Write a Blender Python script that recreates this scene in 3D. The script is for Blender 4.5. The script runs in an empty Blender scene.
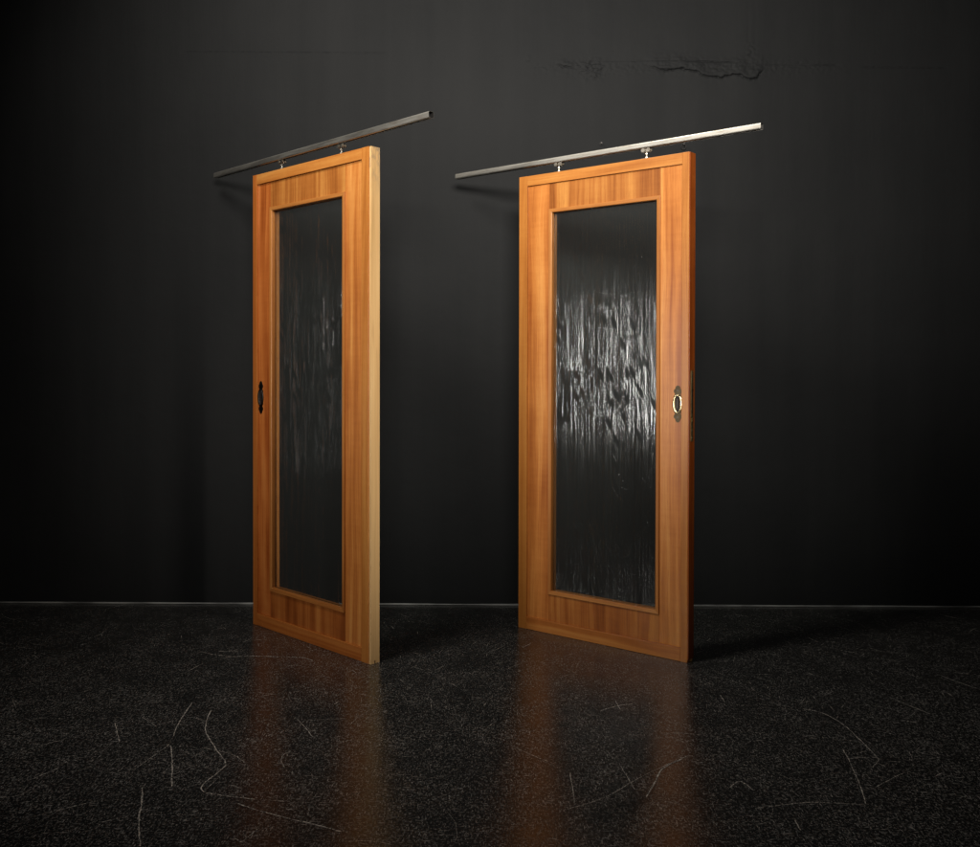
import bpy, bmesh, math, random
from mathutils import Vector
random.seed(7)
sc = bpy.context.scene
C = sc.collection

# ---------------------------------------------------------------- camera, world, lights, exposure
CAM_H = 1.2052
cam = bpy.data.cameras.new('camera'); co = bpy.data.objects.new('camera', cam); C.objects.link(co)
co.location = (0, 0, CAM_H)
co.rotation_euler = (math.radians(90) - 0.0106, 0.0, 0.0)
co.rotation_euler.rotate_axis('Z', 0.0020)
cam.sensor_width = 36; cam.lens = 36 * 956.29 / 980
cam.shift_x = -(490.54 - 490) / 980; cam.shift_y = (377.88 - 423.5) / 980
cam.clip_end = 60
sc.camera = co

w = bpy.data.worlds.new('World'); sc.world = w; w.use_nodes = True
bg = w.node_tree.nodes['Background']; bg.inputs[0].default_value = (.96, .98, 1, 1); bg.inputs[1].default_value = 0.010

def area(name, loc, target, sx, sy, power, col=(1, 1, 1), spread=180):
    l = bpy.data.lights.new(name, 'AREA'); l.shape = 'RECTANGLE'; l.size = sx; l.size_y = sy
    l.energy = power; l.color = col; l.spread = math.radians(spread)
    o = bpy.data.objects.new(name, l); C.objects.link(o); o.location = loc
    o.rotation_euler = (Vector(target) - Vector(loc)).to_track_quat('-Z', 'Y').to_euler()
    return o
area('key_softbox', (-1.4, 2.8, 3.75), (0.0, 4.6, 2.2), .7, .7, 29, (1, .95, .87), 120)
area('front_softbox', (0.3, -0.4, 3.1), (0.45, 4.8, 2.5), 1.6, .8, 43, (1, .95, .875), 56)
area('edge_strip_light', (2.1, 1.6, 1.4), (-.40, 3.9, .9), .2, 1.5, 1.7, (1, .93, .82), 22)
area('strip_softbox', (-3.0, 1.95, 1.2), (0.5, 4.15, 1.2), .3, 1.15, 7.5, (1, .97, .92), 90)
area('added_glint_strip', (-2.7, 3.95, 1.15), (-.85, 4.25, 1.15), .12, 1.2, .07, (1, .97, .92), 60)  # weak extra strip, added only to put glints in the left pane
sc.view_settings.view_transform = 'Standard'; sc.view_settings.look = 'None'
sc.view_settings.exposure = 0; sc.view_settings.gamma = 1
sc.render.engine = 'CYCLES'
sc.cycles.use_denoising = True; sc.cycles.sample_clamp_indirect = 3
sc.cycles.caustics_reflective = False; sc.cycles.caustics_refractive = False
sc.render.resolution_x = 1024; sc.render.resolution_y = 885

# ---------------------------------------------------------------- helpers
def tag(o, label=None, cat=None, group=None, kind=None):
    if label: o['label'] = label
    if cat: o['category'] = cat
    if group: o['group'] = group
    if kind: o['kind'] = kind
    return o
def obj(name, bm, mat, parent=None, smooth=False, mats=None):
    me = bpy.data.meshes.new(name); bm.normal_update(); bm.to_mesh(me); bm.free()
    for m in (mats or [mat]): me.materials.append(m)
    if smooth:
        for p in me.polygons: p.use_smooth = True
    o = bpy.data.objects.new(name, me); C.objects.link(o)
    if parent: o.parent = parent
    return o
def add_box(bm, x0, x1, y0, y1, z0, z1, bev=0.0, seg=1, mi=0):
    t = bmesh.new()
    v = [t.verts.new(p) for p in ((x0,y0,z0),(x1,y0,z0),(x1,y1,z0),(x0,y1,z0),(x0,y0,z1),(x1,y0,z1),(x1,y1,z1),(x0,y1,z1))]
    for f in ((3,2,1,0),(4,5,6,7),(0,1,5,4),(1,2,6,5),(2,3,7,6),(3,0,4,7)): t.faces.new([v[i] for i in f])
    if bev: bmesh.ops.bevel(t, geom=t.edges[:], offset=bev, segments=seg, affect='EDGES', profile=.6)
    for f in t.faces: f.material_index = mi
    merge(bm, t)
def merge(bm, t):
    me = bpy.data.meshes.new('tmp'); t.to_mesh(me); t.free(); bm.from_mesh(me); bpy.data.meshes.remove(me)
def box(*a, **k):
    bm = bmesh.new(); add_box(bm, *a, **k); return bm
def add_cyl(bm, c, r, h, axis='z', seg=24, bev=0, r2=None, mi=0):
    t = bmesh.new()
    bmesh.ops.create_cone(t, cap_ends=True, segments=seg, radius1=r, radius2=r if r2 is None else r2, depth=h)
    if bev: bmesh.ops.bevel(t, geom=[e for e in t.edges if abs(e.verts[0].co.z - e.verts[1].co.z) < 1e-6], offset=bev, segments=2, affect='EDGES')
    for v in t.verts:
        x, y, z = v.co
        v.co = {'z': (x, y, z), 'x': (z, y, -x), 'y': (x, z, -y)}[axis]
        v.co += Vector(c)
    for f in t.faces: f.material_index = mi
    merge(bm, t)
def add_prism(bm, pts, y0, y1, bev=0):
    """closed outline in x,z pushed out from y0 (back) to y1 (front)"""
    t = bmesh.new()
    a = [t.verts.new((x, y1, z)) for x, z in pts]; b = [t.verts.new((x, y0, z)) for x, z in pts]
    n = len(pts); front = t.faces.new(a); t.faces.new(b[::-1])
    for i in range(n): t.faces.new((a[i], b[i], b[(i+1) % n], a[(i+1) % n]))
    bmesh.ops.recalc_face_normals(t, faces=t.faces[:])
    if bev: bmesh.ops.bevel(t, geom=list(front.edges), offset=bev, segments=2, affect='EDGES')
    merge(bm, t)

class NT:
    def __init__(s, name):
        s.m = bpy.data.materials.new(name); s.m.use_nodes = True; s.t = s.m.node_tree
        s.b = s.t.nodes['Principled BSDF']; s.N = s.t.nodes; s.L = s.t.links
        s.tc = s.N.new('ShaderNodeTexCoord')
        s.obj = s.tc.outputs['Object']
    def n(s, typ, **k):
        o = s.N.new(typ)
        for a, v in k.items():
            if a.startswith('i_'):
                key = a[2:]; key = int(key) if key.isdigit() else key.replace('_', ' ')
                if hasattr(v, 'links') or isinstance(v, bpy.types.NodeSocket): s.L.new(v, o.inputs[key])
                else: o.inputs[key].default_value = v
            else: setattr(o, a, v)
        return o
    def map(s, scale, loc=(0, 0, 0), rot=(0, 0, 0), src=None):
        return s.n('ShaderNodeMapping', i_Vector=src or s.obj, i_Scale=scale, i_Location=loc, i_Rotation=rot).outputs[0]
    def noise(s, vec, scale=1, detail=4, rough=.55, dist=0):
        return s.n('ShaderNodeTexNoise', i_Vector=vec, i_Scale=scale, i_Detail=detail, i_Roughness=rough, i_Distortion=dist).outputs[0]
    def ramp(s, fac, stops, interp='LINEAR'):
        r = s.n('ShaderNodeValToRGB', i_Fac=fac); cr = r.color_ramp; cr.interpolation = interp
        while len(cr.elements) < len(stops): cr.elements.new(.5)
        for e, (p, c) in zip(cr.elements, stops):
            e.position = p; e.color = (c, c, c, 1) if isinstance(c, (int, float)) else (*c, 1)
        return r.outputs[0]
    def math(s, op, a, b=0.0, clamp=False):
        return s.n('ShaderNodeMath', operation=op, use_clamp=clamp, i_0=a, i_1=b).outputs[0]
    def mix(s, f, a, b, typ='MIX'):
        o = s.n('ShaderNodeMix', data_type='RGBA', blend_type=typ)
        for i, v in ((0, f), (6, a), (7, b)):
            if isinstance(v, bpy.types.NodeSocket): s.L.new(v, o.inputs[i])
            else: o.inputs[i].default_value = (*v, 1) if isinstance(v, tuple) and len(v) == 3 else v
        return o.outputs[2]
    def bump(s, h, dist, strength=1, normal=None):
        o = s.n('ShaderNodeBump', i_Height=h, i_Distance=dist, i_Strength=strength)
        if normal: s.L.new(normal, o.inputs['Normal'])
        return o.outputs[0]
    def set(s, **k):
        for a, v in k.items():
            key = a.replace('_', ' ')
            if isinstance(v, bpy.types.NodeSocket): s.L.new(v, s.b.inputs[key])
            else: s.b.inputs[key].default_value = (*v, 1) if isinstance(v, tuple) and len(v) == 3 else v
        return s.m

def wood_(name, lo, mid, hi, grain='z', off=0., leaf=0., leafamt=.5, rough=.36, coat=.25):
    g = NT(name)
    sw = (lambda a, b: (a, 40, b)) if grain == 'z' else (lambda a, b: (b, 40, a))
    base = g.map((1, 1, 1), loc=(off, off * .7, off * 1.3))
    # slow sideways wander of the grain
    wob = g.noise(g.map((3, 1, 1.1) if grain == 'z' else (1.1, 1, 3), src=base), 1, 2)
    wv = g.n('ShaderNodeCombineXYZ', **({'i_0': g.math('MULTIPLY', wob, .05)} if grain == 'z' else {'i_2': g.math('MULTIPLY', wob, .05)})).outputs[0]
    vec = g.n('ShaderNodeVectorMath', operation='ADD', i_0=base, i_1=wv).outputs[0]
    broad = g.noise(g.map(sw(22, .55), src=vec), 1, 3, .5)
    fine = g.noise(g.map(sw(160, 2.6), src=vec), 1, 5, .6)
    pores = g.noise(g.map(sw(900, 22), src=vec), 1, 2, .5)
    blot = g.noise(g.map((5, 5, 4), src=base), 1, 3)
    cross = g.noise(g.map((9, 9, 70) if grain == 'z' else (70, 9, 9), src=vec), 1, 2)   # ripple figure across the grain
    f = g.math('ADD', g.math('MULTIPLY', broad, .62), g.math('MULTIPLY', fine, .38))
    f = g.math('ADD', f, g.math('MULTIPLY', g.math('SUBTRACT', blot, .5), .22))
    f = g.math('ADD', f, g.math('MULTIPLY', g.math('SUBTRACT', cross, .5), .07))
    rp = g.noise(g.map(sw(7, .38), src=vec), 1, 1, .4)
    ring = g.n('ShaderNodeMath', operation='PINGPONG', i_0=g.math('MULTIPLY', rp, 9.), i_1=.5).outputs[0]
    f = g.math('ADD', f, g.math('MULTIPLY', g.math('SUBTRACT', ring, .25), .22))
    if leaf:
        sx = g.n('ShaderNodeSeparateXYZ', i_0=base).outputs
        xx = g.math('ADD', sx[0], g.math('MULTIPLY', sx[2], .028))
        idx = g.math('FLOOR', g.math('DIVIDE', xx, leaf))
        wn = g.n('ShaderNodeTexWhiteNoise', noise_dimensions='1D', i_W=idx).outputs[0]
        f = g.math('ADD', f, g.math('MULTIPLY', g.math('SUBTRACT', wn, .5), leafamt * .34))
    col = g.ramp(f, [(.30, lo), (.5, mid), (.70, hi)])
    col = g.mix(g.ramp(pores, [(.28, .55), (.42, 0.)]), col, lo, 'MIX')
    bn = g.bump(g.math('ADD', fine, g.math('MULTIPLY', pores, .6)), .0004, .5)
    return g.set(Base_Color=col, Roughness=g.math('ADD', g.math('MULTIPLY', fine, .14), rough - .07), Normal=bn, Coat_Weight=coat, Coat_Roughness=.3, Specular_IOR_Level=.3)

LO, MI, HI = (.30, .080, .013), (.52, .188, .040), (.68, .315, .085)
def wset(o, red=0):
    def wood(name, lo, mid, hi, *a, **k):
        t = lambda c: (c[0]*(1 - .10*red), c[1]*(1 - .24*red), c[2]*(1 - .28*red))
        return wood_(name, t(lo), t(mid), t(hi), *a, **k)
    return dict(
        v=wood('cherry_veneer_upright', LO, MI, HI, 'z', o),
        s=wood('cherry_stile_lipping', (.30,.093,.015), (.44,.163,.031), (.55,.24,.055), 'z', o+3.1),
        h=wood('cherry_lipping_level', (.30,.093,.015), (.45,.168,.033), (.56,.25,.058), 'x', o+5.3),
        leaf=wood('cherry_leaf_veneer', (.20,.056,.009), (.38,.134,.027), (.54,.24,.056), 'z', o+7.7, leaf=.094, leafamt=.38),
        bh=wood('cherry_bead_level', (.28,.092,.018), (.40,.150,.034), (.50,.21,.05), 'x', o+2.2),
        bv=wood('cherry_bead_upright', (.28,.092,.018), (.40,.150,.034), (.50,.21,.05), 'z', o+4.4))
WL, WR, WF, WD = wset(11.3, .2), wset(0.4, .1), wset(17.9, 1.3), wset(5.9, .8)  # last two sets: redder, darker copies that paint shade into the low parts
M_dark_edge = wood_('varnished_red_edge', (.17,.032,.004), (.27,.058,.008), (.37,.095,.015), 'z', 9.1, rough=.3)
M_raw = None
g = NT('raw_blond_edge')
fine = g.noise(g.map((260, 260, 3)), 1, 4); br = g.noise(g.map((30, 30, 1.2)), 1, 3); st = g.noise(g.map((60, 60, 22)), 1, 4)
sx = g.n('ShaderNodeSeparateXYZ', i_0=g.obj).outputs
topstain = g.math('MULTIPLY', g.ramp(sx[2], [(0, 0.), (1, 1.)]), 1)
tmask = g.math('MULTIPLY', g.math('SUBTRACT', sx[2], 1.90), 5., clamp=True)
col = g.ramp(g.math('ADD', g.math('MULTIPLY', br, .6), g.math('MULTIPLY', fine, .4)), [(.32, (.50,.29,.105)), (.5, (.65,.40,.165)), (.68, (.72,.48,.22))])
col = g.mix(g.math('MULTIPLY', tmask, g.ramp(st, [(.46, 0.), (.62, .75)])), col, (.20,.16,.12))
col = g.mix(g.ramp(g.noise(g.map((45,45,5)),1,3), [(.60,0.),(.72,.5)]), col, (.48,.27,.10))
M_raw = g.set(Base_Color=col, Roughness=.6, Normal=g.bump(fine, .0004, .6))

def metal(name, col, rough=.3, grime=(.12,.10,.08), amt=.4, scale=(90,90,90), metallic=1.):
    g = NT(name)
    a = g.noise(g.map(scale), 1, 5, .6); b = g.noise(g.map((scale[0]*.3, scale[1]*.3, scale[2]*.3)), 1, 3)
    c = g.mix(g.ramp(a, [(.5, 0.), (.68, amt)]), col, grime)
    return g.set(Base_Color=c, Metallic=metallic, Roughness=g.math('ADD', g.math('MULTIPLY', b, .25), rough - .1), Normal=g.bump(a, .0003, .3))
M_rail = metal('galvanised_rail', (.54,.52,.47), .42, (.30,.24,.18), .6, (14, 160, 160))
M_railin = metal('rail_inside', (.10,.095,.09), .6)
M_steel = metal('zinc_steel', (.36,.33,.28), .4, (.16,.12,.09), .6)
M_plate = metal('aged_nickel', (.13,.098,.06), .45, (.10,.075,.05), .8, (180,180,180))
M_brass = metal('polished_brass', (.92,.78,.48), .24, (.5,.35,.15), .3)
M_black = metal('near_black_metal', (.035,.032,.03), .38, (.01,.01,.01), .5)
M_lock = metal('brass_lock_plate', (.62,.50,.24), .42, (.12,.08,.03), .7)
M_recess = NT('dark_recess').set(Base_Color=(.018,.010,.008), Roughness=.6)
M_screw = metal('dull_screw', (.17,.15,.13), .5)

# reamy cast glass: narrow drips running down, broken by flat lozenges
g = NT('reamy_cast_glass')
wv = g.noise(g.map((7, 7, 2.5)), 1, 2)
wx = g.n('ShaderNodeCombineXYZ', i_0=g.math('MULTIPLY', wv, .0025)).outputs[0]
base = g.n('ShaderNodeVectorMath', operation='ADD', i_0=g.obj, i_1=wx).outputs[0]
ribs = g.noise(g.map((145, 10, .7), src=base), 1, 1, .4)
drop = g.noise(g.map((60, 10, 14), src=base), 1, 1, .5)
ribs2 = g.noise(g.map((46, 10, 1.6), src=base), 1, 1, .5)
chop = g.noise(g.map((120, 10, 55), src=base), 1, 1, .5)
sx = g.n('ShaderNodeSeparateXYZ', i_0=g.obj).outputs
xz = g.n('ShaderNodeCombineXYZ', i_0=g.math('ADD', sx[0], g.math('MULTIPLY', sx[2], .42)), i_1=sx[2]).outputs[0]
vor = g.n('ShaderNodeTexVoronoi', feature='F1', distance='MANHATTAN', voronoi_dimensions='2D', i_Vector=g.map((24, 9.5, 1), src=xz), i_Scale=1., i_Randomness=.8).outputs
fm = g.n('ShaderNodeSeparateColor', i_0=vor['Color']).outputs[0]
clus = g.math('MULTIPLY', g.math('SUBTRACT', g.noise(g.map((3, 1, 4)), 1, 1), .5), 1.5)
keep = g.math('MAXIMUM', g.ramp(vor['Distance'], [(.36, 0.), (.40, 1.)]), g.ramp(g.math('ADD', fm, clus), [(.30, 0.), (.31, 1.)]))
amp = g.ramp(g.noise(g.map((110, 10, 6), src=base), 1, 1, .5), [(.36, .25), (.58, 1.)])
hgt = g.math('MULTIPLY', g.math('SUBTRACT', ribs, .5), g.math('MULTIPLY', amp, .95))
hgt = g.math('ADD', hgt, g.math('ADD', g.math('MULTIPLY', g.math('SUBTRACT', drop, .5), .04), g.math('MULTIPLY', g.math('SUBTRACT', ribs2, .5), .22)))
hgt = g.math('ADD', hgt, g.math('MULTIPLY', g.math('SUBTRACT', chop, .5), .0))
hgt = g.math('MULTIPLY', hgt, keep)
bn = g.bump(hgt, .0040, 1.)
bf = g.n('ShaderNodeNewGeometry').outputs['Backfacing']
ior = g.math('SUBTRACT', 1.5, g.math('MULTIPLY', bf, .83333))      # the same reflectance from either side of the thin pane
fr = g.n('ShaderNodeFresnel', i_IOR=ior, i_Normal=bn)
tr = g.n('ShaderNodeBsdfTransparent'); tr.inputs[0].default_value = (.93, .955, .945, 1)
gl = g.n('ShaderNodeBsdfGlossy', i_Roughness=.115, i_Normal=bn)
haze = g.n('ShaderNodeBsdfDiffuse'); haze.inputs[0].default_value = (.62, .60, .57, 1)  # grey haze mixed in to lift the shaded wall behind the pane
body = g.n('ShaderNodeMixShader', i_0=.010, i_1=tr.outputs[0], i_2=haze.outputs[0])
full = g.n('ShaderNodeMixShader', i_0=fr.outputs[0], i_1=body.outputs[0], i_2=gl.outputs[0])
g.L.new(full.outputs[0], g.N['Material Output'].inputs[0])
M_glass = g.m

# ---------------------------------------------------------------- floor
SCRATCH = [(2, [(-0.98, 3.353), (-0.965, 3.248), (-0.943, 3.16), (-0.903, 3.077), (-0.854, 2.988), (-0.803, 2.896), (-0.805, 2.843), (-0.819, 2.792), (-0.828, 2.751), (-0.824, 2.722), (-0.809, 2.7), (-0.782, 2.688), (-0.729, 2.672), (-0.653, 2.655)]), (1.5, [(-0.614, 2.649), (-0.572, 2.643)]), (1.3, [(-0.916, 3.017), (-0.828, 2.979), (-0.781, 2.945), (-0.746, 2.9)]), (2, [(-1.069, 3.426), (-1.062, 3.316), (-1.053, 3.225), (-1.033, 3.107)]), (2.2, [(-1.017, 3.036), (-0.982, 2.941), (-0.951, 2.851), (-0.913, 2.734)]), (2, [(-0.697, 2.63), (-0.634, 2.591), (-0.544, 2.545), (-0.446, 2.502), (-0.385, 2.469)]), (2.2, [(-0.997, 2.734), (-0.965, 2.641), (-0.94, 2.554), (-0.911, 2.473), (-0.876, 2.388)]), (1.6, [(-0.603, 2.49), (-0.618, 2.448), (-0.63, 2.417), (-0.651, 2.433)]), (1.5, [(-1.156, 4.049), (-1.113, 4.042), (-1.078, 4.067)]), (1.6, [(-1.101, 3.963), (-0.993, 3.977), (-0.889, 3.971), (-0.785, 3.959), (-0.726, 3.916)]), (1.2, [(-0.624, 2.99), (-0.641, 2.961), (-0.638, 2.915), (-0.615, 2.861)]), (1, [(-1.198, 3.281), (-1.116, 3.191)]), (1, [(-1.067, 2.842), (-1.038, 2.969), (-1.023, 3.046)]), (1, [(-0.666, 3.272), (-0.615, 3.183), (-0.575, 3.099)]), (1.7, [(-1.271, 3.229), (-1.229, 3.141), (-1.187, 3.057)]), (1.4, [(-1.37, 2.663), (-1.322, 2.679), (-1.303, 2.744)]), (1.4, [(-1.293, 2.864), (-1.341, 2.777)]), (1.6, [(1.106, 3.371), (1.163, 3.332), (1.195, 3.229), (1.201, 3.09), (1.201, 2.95)]), (1.6, [(1.117, 3.016), (1.102, 2.912), (1.071, 2.755), (1.039, 2.628)]), (1.3, [(1.099, 2.939), (1.2, 2.947), (1.156, 2.876)]), (2.4, [(0.594, 2.936), (0.519, 2.862), (0.481, 2.768), (0.439, 2.671)]), (1.8, [(0.387, 3.347), (0.455, 3.397), (0.512, 3.418)]), (1.5, [(0.453, 3.449), (0.462, 3.358)]), (1.4, [(0.726, 2.605), (0.889, 2.642), (1.036, 2.628)]), (2, [(0.691, 2.736), (0.73, 2.776), (0.755, 2.711)]), (2, [(1.42, 3.258), (1.459, 3.24)]), (1.3, [(1.466, 3.491), (1.501, 3.403), (1.54, 3.315)]), (1, [(0.205, 2.594), (0.324, 2.671), (0.46, 2.82), (0.624, 2.967)]), (1, [(0.395, 2.891), (0.415, 2.719)]), (1.6, [(0.815, 2.539), (0.809, 2.471)]), (1.2, [(0.239, 2.836), (0.235, 2.624)]), (1.2, [(0.849, 3.514), (0.848, 3.435)]), (1.1, [(1.108, 2.738), (1.172, 2.789), (1.239, 2.841)]), (1.1, [(1.835, 3.781), (1.895, 3.763)])]
g = NT('black_worn_floor')
sp = g.noise(g.map((120, 120, 1)), 1, 4, .7)
big = g.noise(g.map((1.3, 1.3, 1)), 1, 4)
mid = g.noise(g.map((7, 5, 1)), 1, 8, .8)
fl = None
for i, (rot, sx_, sy_) in enumerate(((.5, 230, 60), (-.7, 220, 45), (1.3, 210, 70), (.05, 40, 190))):
    a = g.noise(g.map((sx_, sy_, 1), rot=(0, 0, rot), loc=(i*3.3, i*1.7, 0)), 1, 2, .5)
    r = g.ramp(a, [(.63, 0.), (.70, 1.)])
    fl = r if fl is None else g.math('MAXIMUM', fl, r)
spm = g.math('MULTIPLY', g.ramp(sp, [(.545, 0.), (.62, 1.)]), g.ramp(mid, [(.34, .22), (.66, 1.)]))
flk = g.math('MULTIPLY', fl, g.ramp(mid, [(.36, .2), (.66, 1.)]))
m = g.math('MAXIMUM', g.math('MULTIPLY', spm, .42), g.math('MULTIPLY', flk, .85))
light_fade = g.ramp(g.math('MULTIPLY', g.math('SUBTRACT', 4.9, g.n('ShaderNodeSeparateXYZ', i_0=g.obj).outputs[1]), .5), [(.05, .35), (.9, 1.)])   # specks dimmed toward the wall: light falloff painted into the colour
m = g.math('MULTIPLY', m, light_fade)
col = g.mix(g.ramp(big, [(.35, 0.), (.65, 1.)]), (.0105,.0105,.010), (.014,.0135,.013))
col = g.mix(m, col, (.60,.57,.53))
b1 = g.bump(sp, .0008, .55); b2 = g.bump(g.noise(g.map((38, 38, 1)), 1, 3), .0010, .10, b1)
M_floor = g.set(Base_Color=col, Roughness=g.math('ADD', g.ramp(mid, [(.36, 0.), (.62, .16)]), .12), Normal=b2, Specular_IOR_Level=.5)
g = NT('scratch_in_floor')
a = g.noise(g.map((170, 170, 1)), 1, 3)
M_scr = g.set(Base_Color=g.ramp(a, [(.42, (.02,.02,.02)), (.57, (.80,.74,.66))]), Roughness=.7)

bm = bmesh.new()
v = [bm.verts.new(p) for p in ((-8, -4, 0), (8, -4, 0), (8, 5.2, 0), (-8, 5.2, 0))]; bm.faces.new(v)
def catmull(P, n=7):
    P = [P[0]] + list(P) + [P[-1]]; out = []
    for i in range(1, len(P)-2):
        for k in range(n):
            t = k/n; a, b, c, d = (Vector(q) for q in P[i-1:i+3])
            out.append(.5*((2*b) + (c-a)*t + (2*a-5*b+4*c-d)*t*t + (3*b-a-3*c+d)*t**3))
    out.append(Vector(P[-1])); return out
def scratch(pts, wmm, z=.0006, jit=.003):
    pts = [p + Vector((random.uniform(-1, 1), random.uniform(-1, 1))) * jit for p in pts]
    L = []
    for i, p in enumerate(pts):
        d = (pts[min(i+1, len(pts)-1)] - pts[max(i-1, 0)]).normalized(); nrm = Vector((-d.y, d.x))
        ww = wmm * .001 * .5 * random.uniform(.35, 1.2) * (1 if 0 < i < len(pts)-1 else .2)
        L.append((bm.verts.new((*(p + nrm*ww), z)), bm.verts.new((*(p - nrm*ww), z))))
    for a, b in zip(L, L[1:]):
        f = bm.faces.new((a[0], a[1], b[1], b[0])); f.material_index = 1
for i, (wd_, P) in enumerate(SCRATCH): scratch(catmull(P), wd_ * 1.9, z=.0005 + i * .00001, jit=.0012)
for i in range(230):
    x = random.uniform(-3.2, 3.2); y = random.uniform(2.2, 4.7); a = random.uniform(0, math.pi); l = random.choice((.012, .02, .03, .05, .12, .25)) * random.uniform(.6, 1.3)
    bend = random.uniform(-.5, .5)
    P = [Vector((x + math.cos(a + bend*t)*l*t, y + math.sin(a + bend*t)*l*t)) for t in (0, .33, .66, 1)]
    scratch(P, random.choice((.7, .9, 1.2, 2.0)), z=.0009 + i*.000002, jit=.0012)
for c in range(48):      # scuffs gathered along the ways things were dragged
    cx, cy, ca = random.uniform(-2.2, 2.2), random.uniform(2.3, 4.3), random.uniform(0, math.pi)
    for i in range(random.randint(6, 22)):
        x = cx + random.gauss(0, .16); y = cy + random.gauss(0, .16); a = ca + random.gauss(0, .35); l = abs(random.gauss(0, .035)) + .01
        scratch([Vector((x + math.cos(a)*l*t, y + math.sin(a)*l*t)) for t in (0, .5, 1)], random.uniform(.9, 2.1), z=.0018 + c*.00001 + i*.0000004, jit=.001)
bmesh.ops.recalc_face_normals(bm, faces=[f for f in bm.faces])
for f in bm.faces:
    if f.normal.z < 0: f.normal_flip()
tag(obj('floor', bm, None, mats=[M_floor, M_scr]), kind='structure', label='black worn glossy floor with pale scratches')

# ---------------------------------------------------------------- wall
LIP = [(0.768, 2.739), (0.784, 2.732), (0.83, 2.714), (0.891, 2.705), (0.953, 2.714), (1.03, 2.698), (1.061, 2.68), (1.153, 2.666), (1.214, 2.683), (1.26, 2.678), (1.291, 2.655), (1.329, 2.658), (1.37, 2.709)]
GRO = [[(0.953, 2.751), (1.091, 2.746), (1.244, 2.74)], [(0.322, 2.733), (0.376, 2.725), (0.43, 2.713)], [(0.168, 2.752), (0.206, 2.744)], [(0.499, 2.674), (0.546, 2.648)], [(1.275, 2.781), (1.321, 2.778)], [(1.601, 2.729), (1.752, 2.729)], [(1.852, 2.719), (2.301, 2.713)], [(0.43, 2.748), (0.968, 2.754)], [(-1.573, 2.798), (-0.51, 2.792)], [(1.366, 2.734), (1.601, 2.729)]]
def pl(x, P):
    if x <= P[0][0] or x >= P[-1][0]: return None
    for (a, b), (c, d) in zip(P, P[1:]):
        if a <= x <= c: return b + (d-b)*(x-a)/(c-a)
from mathutils import noise as mn
def disp(x, z):
    n = mn.fractal(Vector((x*18, 0, z*18)), .8, 2.2, 5)
    n2 = mn.fractal(Vector((x*60, 3, z*60)), .8, 2.2, 3)
    y = 0
    j = n*.010 + n2*.003
    l = pl(x, LIP)
    if l is not None:
        e = min(1, (x - LIP[0][0])/.1, (LIP[-1][0]-x)/.03)
        d = z - l - j
        if d > 0: y += .009*e*math.exp(-(d/.055)**2)
        y -= .0065*e*math.exp(-(d/.0035)**2)
        y += e*.0022*n*math.exp(-((z-l-.03)/.05)**2)
    for k, P in enumerate(GRO):
        l = pl(x, P)
        if l is None: continue
        e = min(1, (x-P[0][0])/.03, (P[-1][0]-x)/.03)
        st = (.006, .0065, .005, .005, .0045, .003, .0024, .0016, .0016, .0016)[k]
        d = z - l - (j if k in (1, 2, 3) else j*.12)
        y -= st*e*math.exp(-(d/.003)**2)*(.6 + .8*max(0, n2+.4))
        if k in (1, 2, 3): y += .003*e*math.exp(-((d-.012)/.014)**2)
    # cracked rough ground around the seam
    mask = math.exp(-((z-2.72)/.035)**2) * max(0, min(1, (x-.15)/.1, (1.9-x)/.4))
    y += mask*.0016*n2
    mask = math.exp(-((x-.5)/.06)**2 - ((z-2.71)/.05)**2)
    y += mask*.006*n + mask*.004*n2
    mask = math.exp(-((x-1.31)/.03)**2 - ((z-2.80)/.05)**2)
    y += mask*.0022*n2
    for (a, b, r, s) in ((.247, 2.324, .006, -.004), (.247, 2.29, .01, .002), (-.32, 2.30, .012, -.0016), (-.33, 2.20, .02, .0012), (1.05, 1.98, .012, -.002), (-.6, 2.5, .03, .0012)):
        y += s*math.exp(-((x-a)**2 + (z-b)**2)/r**2)
    return y
def axis(a, b, f0, f1, fine, coarse):
    o = []; x = a
    while x < f0 - coarse*.5: o.append(x); x += coarse
    x = f0
    while x < f1: o.append(x); x += fine
    x = f1
    while x < b - coarse*.5: o.append(x); x += coarse
    o.append(b); return o
xs = axis(-8, 8, -1.65, 2.35, .0045, .25); zs = axis(-.05, 4.6, 2.62, 2.85, .0026, .2)
verts = [(x, -disp(x, z), z) for z in zs for x in xs]; nx = len(xs)
faces = [(j*nx+i, j*nx+i+1, (j+1)*nx+i+1, (j+1)*nx+i) for j in range(len(zs)-1) for i in range(nx-1)]
me = bpy.data.meshes.new('wall'); me.from_pydata(verts, [], faces); me.update()
for p in me.polygons: p.use_smooth = True
g = NT('charcoal_painted_plaster')
roll = g.noise(g.map((7, 1, .5)), 1, 4, .6); grit = g.noise(g.map((160, 160, 160)), 1, 3); pat = g.noise(g.map((1.1, 1, 1.4)), 1, 5, .6)
brush = g.noise(g.map((90, 1, 7)), 1, 3); und = g.noise(g.map((3.2, 1, 4)), 1, 4)
f = g.math('ADD', g.math('MULTIPLY', roll, .5), g.math('MULTIPLY', pat, .5))
col = g.ramp(f, [(.35, (.0070,.0074,.0078)), (.65, (.0106,.0109,.0112))])
b = g.bump(grit, .0006, .5); b = g.bump(brush, .0007, .5, b); b = g.bump(und, .012, .35, b)
me.materials.append(g.set(Base_Color=col, Roughness=.68, Normal=b, Specular_IOR_Level=.14))
wall = bpy.data.objects.new('wall', me); C.objects.link(wall)
wall.location = (0, 4.836, 0); wall.rotation_euler = (0, 0, -.0103)
tag(wall, kind='structure', label='charcoal painted plaster wall with a cracked seam')
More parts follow.
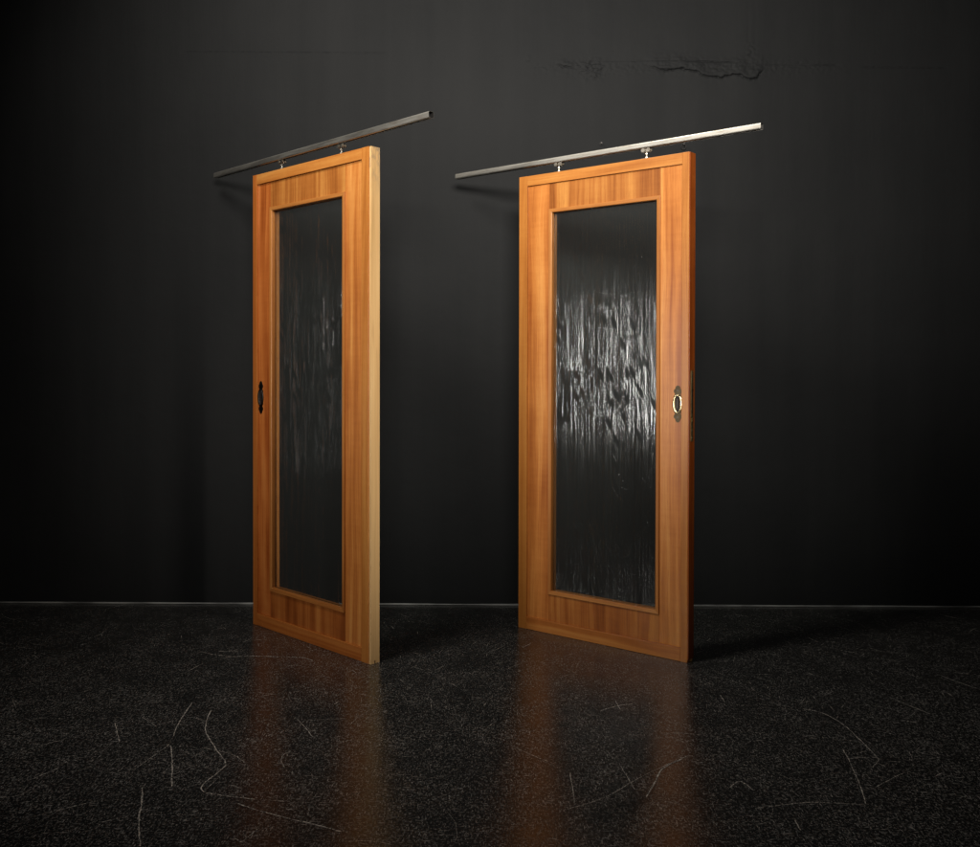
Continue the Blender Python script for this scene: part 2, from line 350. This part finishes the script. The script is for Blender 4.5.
# pale bead where wall meets floor; paints the highlight on the coving edge
g = NT('painted_edge_highlight'); a = g.noise(g.map((6, 40, 40)), 1, 4)
M_edge_line = g.set(Base_Color=g.ramp(a, [(.35, (.06,.06,.06)), (.65, (.24,.24,.23))]), Roughness=.45)
bm = bmesh.new(); prev = None
for i in range(401):
    x = -8 + 16*i/400; r = .0048 * (1 + .5*mn.noise(Vector((x*3, 0, 0))))
    ring = [bm.verts.new((x, -r*math.cos(t)+.001, .004 + r*math.sin(t))) for t in (-.9, -.3, .3, .9, 1.5)]
    if prev:
        for k in range(4): bm.faces.new((prev[k], ring[k], ring[k+1], prev[k+1]))
    prev = ring
so = obj('floor_edge', bm, M_edge_line, smooth=True); so.location = (0, 4.835, 0); so.rotation_euler = (0, 0, -.0103)
tag(so, kind='structure', label='painted highlight line along the foot of the wall')

# ---------------------------------------------------------------- doors
W, T = .8648, .0489
def uv(u, W_, mirror): return W_ - u if mirror else u
def make_door(name, loc, th, H, mirror, S, label):
    r = bpy.data.objects.new(name, None); C.objects.link(r); r.location = loc; r.rotation_euler = (0, 0, -th)
    tag(r, label, 'door')
    def B(pn, x0, x1, y0, y1, z0, z1, mat, bev=.0012, seg=2):
        if mirror: x0, x1 = W - x1, W - x0
        return obj(pn, box(x0, x1, y0, y1, z0, z1, bev=bev, seg=seg), mat, r)
    A, Bw = .046, .034                        # lipping: far side, handle side
    th_, bh_ = .046, .056                     # lipping: top, bottom
    OX0, OX1, OZ0, OZ1 = .165, .728, .178, H - .163   # opening outside the beads
    q = .0085                                 # how far the veneered field lies behind the lipping
    if mirror:                                # left door: pale raw strip closes the far-from-handle edge
        B('stile_lipping', .0, A, 0, T, .0, H, S['s'])
        e = bmesh.new(); add_box(e, W+.0005, W+.0125, .004, T, .0115, H-.001, .001, 2)
        add_box(e, W+.0005, W+.0125, .004, .0225, .0, .0117, 0); add_box(e, W+.0005, W+.0125, .0275, T, .0, .0117, 0)
    else:
        B('stile_lipping', .0, A, 0, T, .0, H, S['s'])
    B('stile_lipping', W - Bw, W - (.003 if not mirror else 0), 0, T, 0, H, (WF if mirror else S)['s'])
    B('top_lipping', A + .0004, W - Bw - .0004, 0, T, H - th_, H - .0006, S['h'])
    B('bottom_lipping', A + .0004, W - Bw - .0004, 0, T, .0006, bh_, (WF if mirror else WD)['h'])  # deeper red stands in for the shade low on the door
    B('stile', A + .0004, OX0, q, T - q, bh_ + .0003, H - th_ - .0003, S['v'], .0006)
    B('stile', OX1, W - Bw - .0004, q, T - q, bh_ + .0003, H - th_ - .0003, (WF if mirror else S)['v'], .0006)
    B('top_rail', OX0 + .0003, OX1 - .0003, q, T - q, OZ1, H - th_ - .0003, S['leaf'], .0006)
    B('bottom_rail', OX0 + .0003, OX1 - .0003, q, T - q, bh_ + .0003, OZ0, (WF if mirror else WD)['leaf'], .0006)  # low shade painted in here too, by the redder veneer
    # glazing beads with mitred corners, front and back
    def bead(y0, y1, ww, pn):
        x0, x1, z0, z1 = OX0, OX1, OZ0, OZ1
        if mirror: x0, x1 = W - x1, W - x0
        f = bmesh.new()
        out = [(x0, z0), (x1, z0), (x1, z1), (x0, z1)]
        c = .003
        front_y = y0 if y0 < y1 else y0
        sgn = 1 if y1 > y0 else -1
        rings = []
        for (ins, yy) in ((-.0003, y0 + sgn*.008), (-.0003, y0 + sgn*.0008), (.0006, y0), (ww - c, y0 + sgn*.0008), (ww - c*.35, y0 + sgn*.002), (ww, y0 + sgn*.0042), (ww, y1)):
            rings.append([f.verts.new((x0+ins, yy, z0+ins)), f.verts.new((x1-ins, yy, z0+ins)), f.verts.new((x1-ins, yy, z1-ins)), f.verts.new((x0+ins, yy, z1-ins))])
        for a, b2 in zip(rings, rings[1:]):
            for k in range(4):
                ff = f.faces.new((a[k], a[(k+1) % 4], b2[(k+1) % 4], b2[k])); ff.material_index = 0 if k % 2 == 0 else 1
        bmesh.ops.recalc_face_normals(f, faces=f.faces[:])
        return obj(pn, f, None, r, mats=[S['bh'], S['bv']])
    bead(.0015, .0205, .0165, 'glazing_bead')
    bead(T - .0015, T - .0205, .0165, 'glazing_bead')
    gx0, gx1 = OX0 + .006, OX1 - .006
    if mirror: gx0, gx1 = W - gx1, W - gx0
    gp = obj('glass_pane', box(gx0, gx1, .0225, .0265, OZ0 + .006, OZ1 - .006), M_glass, r)
    if mirror:
        add_box(e, W+.0005, W+.0006, .002, T, 0, .001)
        obj('edge_strip', e, M_raw, r)['label'] = 'pale unvarnished edge strip'
    else:
        o = obj('edge_strip', box(W - .0027, W + .0015, .0012, T, .012, H - .001, bev=.0008, seg=2), M_dark_edge, r)
        o['label'] = 'dark red varnished edge strip'
        obj('edge_chip', box(W - .0025, W + .0012, .026, .036, .0008, .0118), M_raw, r)
    # hangers
    for u in (.205, .652):
        h = bmesh.new()
        add_box(h, u - .021, u + .021, .012, .037, H, H + .0035, .0008)
        hp = obj('hanger', h, M_steel, r)
        h = bmesh.new(); add_cyl(h, (u, .0245, H + .024), .0028, .041, seg=16); 
        for k in range(12): add_cyl(h, (u, .0245, H + .008 + k*.0028), .0034, .0014, seg=16)
        obj('bolt', h, M_steel, hp, smooth=False)
        h = bmesh.new(); add_cyl(h, (u, .0245, H + .0066), .0082, .006, seg=6, bev=.0006); add_cyl(h, (u, .0245, H + .0225), .0078, .005, seg=6, bev=.0006); obj('nut', h, M_steel, hp)
        h = bmesh.new()
        add_box(h, u - .013, u + .013, .0215, .0275, H + .029, H + .048, .001)
        obj('trolley_body', h, M_steel, hp)
        for dx in (-.0125, .0125):
            h = bmesh.new()
            for yy in (.0165, .0325):
                add_cyl(h, (u + dx, yy, H + .0375), .0088, .005, axis='y', seg=24, bev=.001)
            add_cyl(h, (u + dx, .0245, H + .0375), .0022, .02, axis='y', seg=12)
            obj('wheel', h, M_steel, hp)
    return r
def flush_pull(r, u, z, mats, front=0.0085):
    """shield-shaped flush pull: scalloped ends, domed oval ring, sunk slot"""
    y = front
    side = [(.0, .076), (.006, .0745), (.0105, .068), (.0115, .062), (.0175, .058), (.0185, .051), (.0165, .046), (.0125, .0415), (.0135, .036), (.0185, .032)]
    pts = [(u + a, z + b) for a, b in side] + [(u + a, z - b) for a, b in side[::-1]]
    pts += [(u - a, z - b) for a, b in side[1:]] + [(u - a, z + b) for a, b in side[::-1][:-1]]
    bm = bmesh.new(); add_prism(bm, pts, y, y - .0022, .0007)
    p = obj('flush_pull', bm, mats[0], r)
    # polished oval collar round the slot
    bm = bmesh.new(); N = 48; rings = []
    prof = ((1., 0., .0018), (.98, 0, .0045), (.86, 0, .0062), (.70, .25, .0056), (.52, .8, .0042), (.47, 1, .0024))
    for s, q, hh in prof:
        ring = []
        for k in range(N):
            t = 2*math.pi*k/N; ca, sa = math.cos(t), math.sin(t)
            a0, b0 = .0235*s, .0385*(1 - .14*(1-s)*2)
            # towards the middle the ring turns into a round-ended slot
            xe, ze = a0*ca, b0*sa
            zs_ = math.copysign(min(abs(.034*sa*1.25), .0225), sa) + .0110*sa
            xs_ = .0112*max(-1, min(1, ca*1.6))
            xs_, zs_ = .0082*math.copysign(abs(ca)**.55, ca), .0335*math.copysign(abs(sa)**.8, sa)
            ring.append(bm.verts.new((u + xe*(1-q) + xs_*q, y - hh, z + ze*(1-q) + zs_*q)))
        rings.append(ring)
    for a, b in zip(rings, rings[1:]):
        for k in range(N): bm.faces.new((a[k], a[(k+1) % N], b[(k+1) % N], b[k]))
    bmesh.ops.recalc_face_normals(bm, faces=bm.faces[:])
    if sum(f.normal.y for f in bm.faces) > 0: bmesh.ops.reverse_faces(bm, faces=bm.faces[:])
    obj('oval_ring', bm, mats[1], p, smooth=True)
    bm = bmesh.new()
    add_prism(bm, [(u + .0082*math.copysign(abs(math.cos(2*math.pi*k/N))**.55, math.cos(2*math.pi*k/N)), z + .0335*math.copysign(abs(math.sin(2*math.pi*k/N))**.8, math.sin(2*math.pi*k/N))) for k in range(N)], y - .0022, y - .0028)
    obj('finger_recess', bm, mats[2], p)
    bm = bmesh.new(); add_box(bm, u - .003, u + .001, y - .0045, y - .0029, z - .018, z + .02, .0006); obj('finger_catch', bm, mats[3], p)
    for dz in (.0545, -.0545):
        bm = bmesh.new(); add_cyl(bm, (u, y - .0026, z + dz), .0042, .0014, axis='y', seg=18, bev=.0004)
        add_box(bm, u - .0035, u + .0035, y - .0036, y - .0032, z + dz - .0005, z + dz + .0005)
        obj('screw', bm, mats[3], p)

D1 = make_door('sliding_door', (-1.113, 4.4793, 0), .7746, 2.100, True, WL,
    'left glazed orange wood door with pale raw wood edge and small handle coloured as if reflecting black')
D2 = make_door('sliding_door', (.13125, 4.43205, 0), .6722, 2.0857, False, WR,
    'right glazed orange wood door with dark red edge, brass oval handle and white glints in its glass')
flush_pull(D1, .056, 1.065, (M_black, M_black, M_recess, M_black))  # left pull coloured black to paint in its dark reflection
flush_pull(D2, .811, 1.058, (M_plate, M_brass, M_recess, M_screw))
# mortice lock on the right door's edge
bm = bmesh.new(); add_box(bm, W + .0010, W + .0032, .014, .034, .905, 1.195, .0006)
lk = obj('lock_plate', bm, M_lock, D2)
bm = bmesh.new(); add_box(bm, W + .003, W + .0065, .019, .029, .985, 1.003, .002); obj('latch_bolt', bm, M_brass, lk)
bm = bmesh.new(); add_box(bm, W + .0030, W + .0036, .0215, .0265, 1.02, 1.12); obj('slot', bm, M_recess, lk)
for zz in (1.18, 1.165, .92, .95):
    bm = bmesh.new(); add_cyl(bm, (W + .0036, .024, zz), .0042, .0014, axis='x', seg=16, bev=.0003); obj('screw', bm, M_steel, lk)

# ---------------------------------------------------------------- rails
def rail(door, u0, z0, u1, z1, label):
    L = math.hypot(u1-u0, z1-z0); s = .0132; t = .0016; sl = .0052; rr = .0065
    def rr_pts(h, r_, slot):
        pts = []
        pts.append((slot, -h))
        for cx_, cz_, a0 in ((h-r_, -h+r_, -90), (h-r_, h-r_, 0), (-h+r_, h-r_, 90), (-h+r_, -h+r_, 180)):
            for k in range(5):
                a = math.radians(a0 + 22.5*k); pts.append((cx_ + r_*math.cos(a), cz_ + r_*math.sin(a)))
        pts.append((-slot, -h)); return pts
    o_, i_ = rr_pts(s, rr, sl), rr_pts(s - t, rr - t*.8, sl)
    bm = bmesh.new()
    R = []
    for x in (0, L):
        R.append(([bm.verts.new((x, a, b)) for a, b in o_], [bm.verts.new((x, a, b)) for a, b in i_]))
    n = len(o_)
    for k in range(n-1):
        f = bm.faces.new((R[0][0][k], R[0][0][k+1], R[1][0][k+1], R[1][0][k])); f.material_index = 0
        f = bm.faces.new((R[0][1][k], R[0][1][k+1], R[1][1][k+1], R[1][1][k])); f.material_index = 1
        for e in (0, 1): bm.faces.new((R[e][0][k], R[e][0][k+1], R[e][1][k+1], R[e][1][k]))
    for k in (0, n-1): bm.faces.new((R[0][0][k], R[0][1][k], R[1][1][k], R[1][0][k]))
    bmesh.ops.recalc_face_normals(bm, faces=bm.faces[:])
    o = obj('hanging_rail', bm, None, mats=[M_rail, M_railin])
    th = -door.rotation_euler.z
    d = Vector((math.cos(th), -math.sin(th), 0)); n_ = Vector((math.sin(th), math.cos(th), 0))
    o.location = Vector(door.location) + d*u0 + n_*.0245 + Vector((0, 0, z0))
    o.rotation_euler = (0, -math.atan2(z1-z0, u1-u0), -th)
    tag(o, label, 'rail')
rail(D1, -.378, 2.156, 1.215, 2.167, 'grey steel channel rail above the left door, darker at its far end')
rail(D2, -.400, 2.141, 1.1595, 2.147, 'bright rust-spotted steel channel rail above the right door')

# ---------------------------------------------------------------- screws left in the wall
def on_wall(x, z): 
    a = -.0103; return Vector((math.cos(a)*x, 4.836 + math.sin(a)*x, z))
M_hole = NT('plug_hole').set(Base_Color=(.006,.006,.006), Roughness=.8)
def wall_hook(x, z, label, ring):
    r = bpy.data.objects.new('wall_hook' if ring else 'wall_screw', None); C.objects.link(r); r.location = on_wall(x, z); r.rotation_euler = (0, 0, -.0103)
    tag(r, label, 'hook' if ring else 'screw')
    bm = bmesh.new(); add_cyl(bm, (0, -.003, 0), .009, .006, axis='y', seg=20, bev=.001); obj('rosette', bm, M_hole, r)
    bm = bmesh.new(); add_cyl(bm, (0, -.014, 0), .0035, .024, axis='y', seg=12, bev=.0006); obj('shank', bm, M_black, r)
    if ring:
        bm = bmesh.new(); prev = None
        for k in range(25):
            t = 2*math.pi*k/24; c = Vector((.011*math.sin(t), -.02, -.012 + .013*math.cos(t)))
            nrm = Vector((math.sin(t), 0, math.cos(t)))
            rg = [bm.verts.new(c + nrm*.0016*math.cos(q*math.pi/3) + Vector((0, .0016*math.sin(q*math.pi/3), 0))) for q in range(6)]
            if prev:
                for q in range(6): bm.faces.new((prev[q], rg[q], rg[(q+1) % 6], prev[(q+1) % 6]))
            prev = rg
        obj('ring', bm, M_black, r, smooth=True)
wall_hook(.967, 2.328, 'small dark ring hook in the wall above the right door', True)
wall_hook(.554, 2.334, 'small black screw head in the wall just above the middle of the right rail', False)
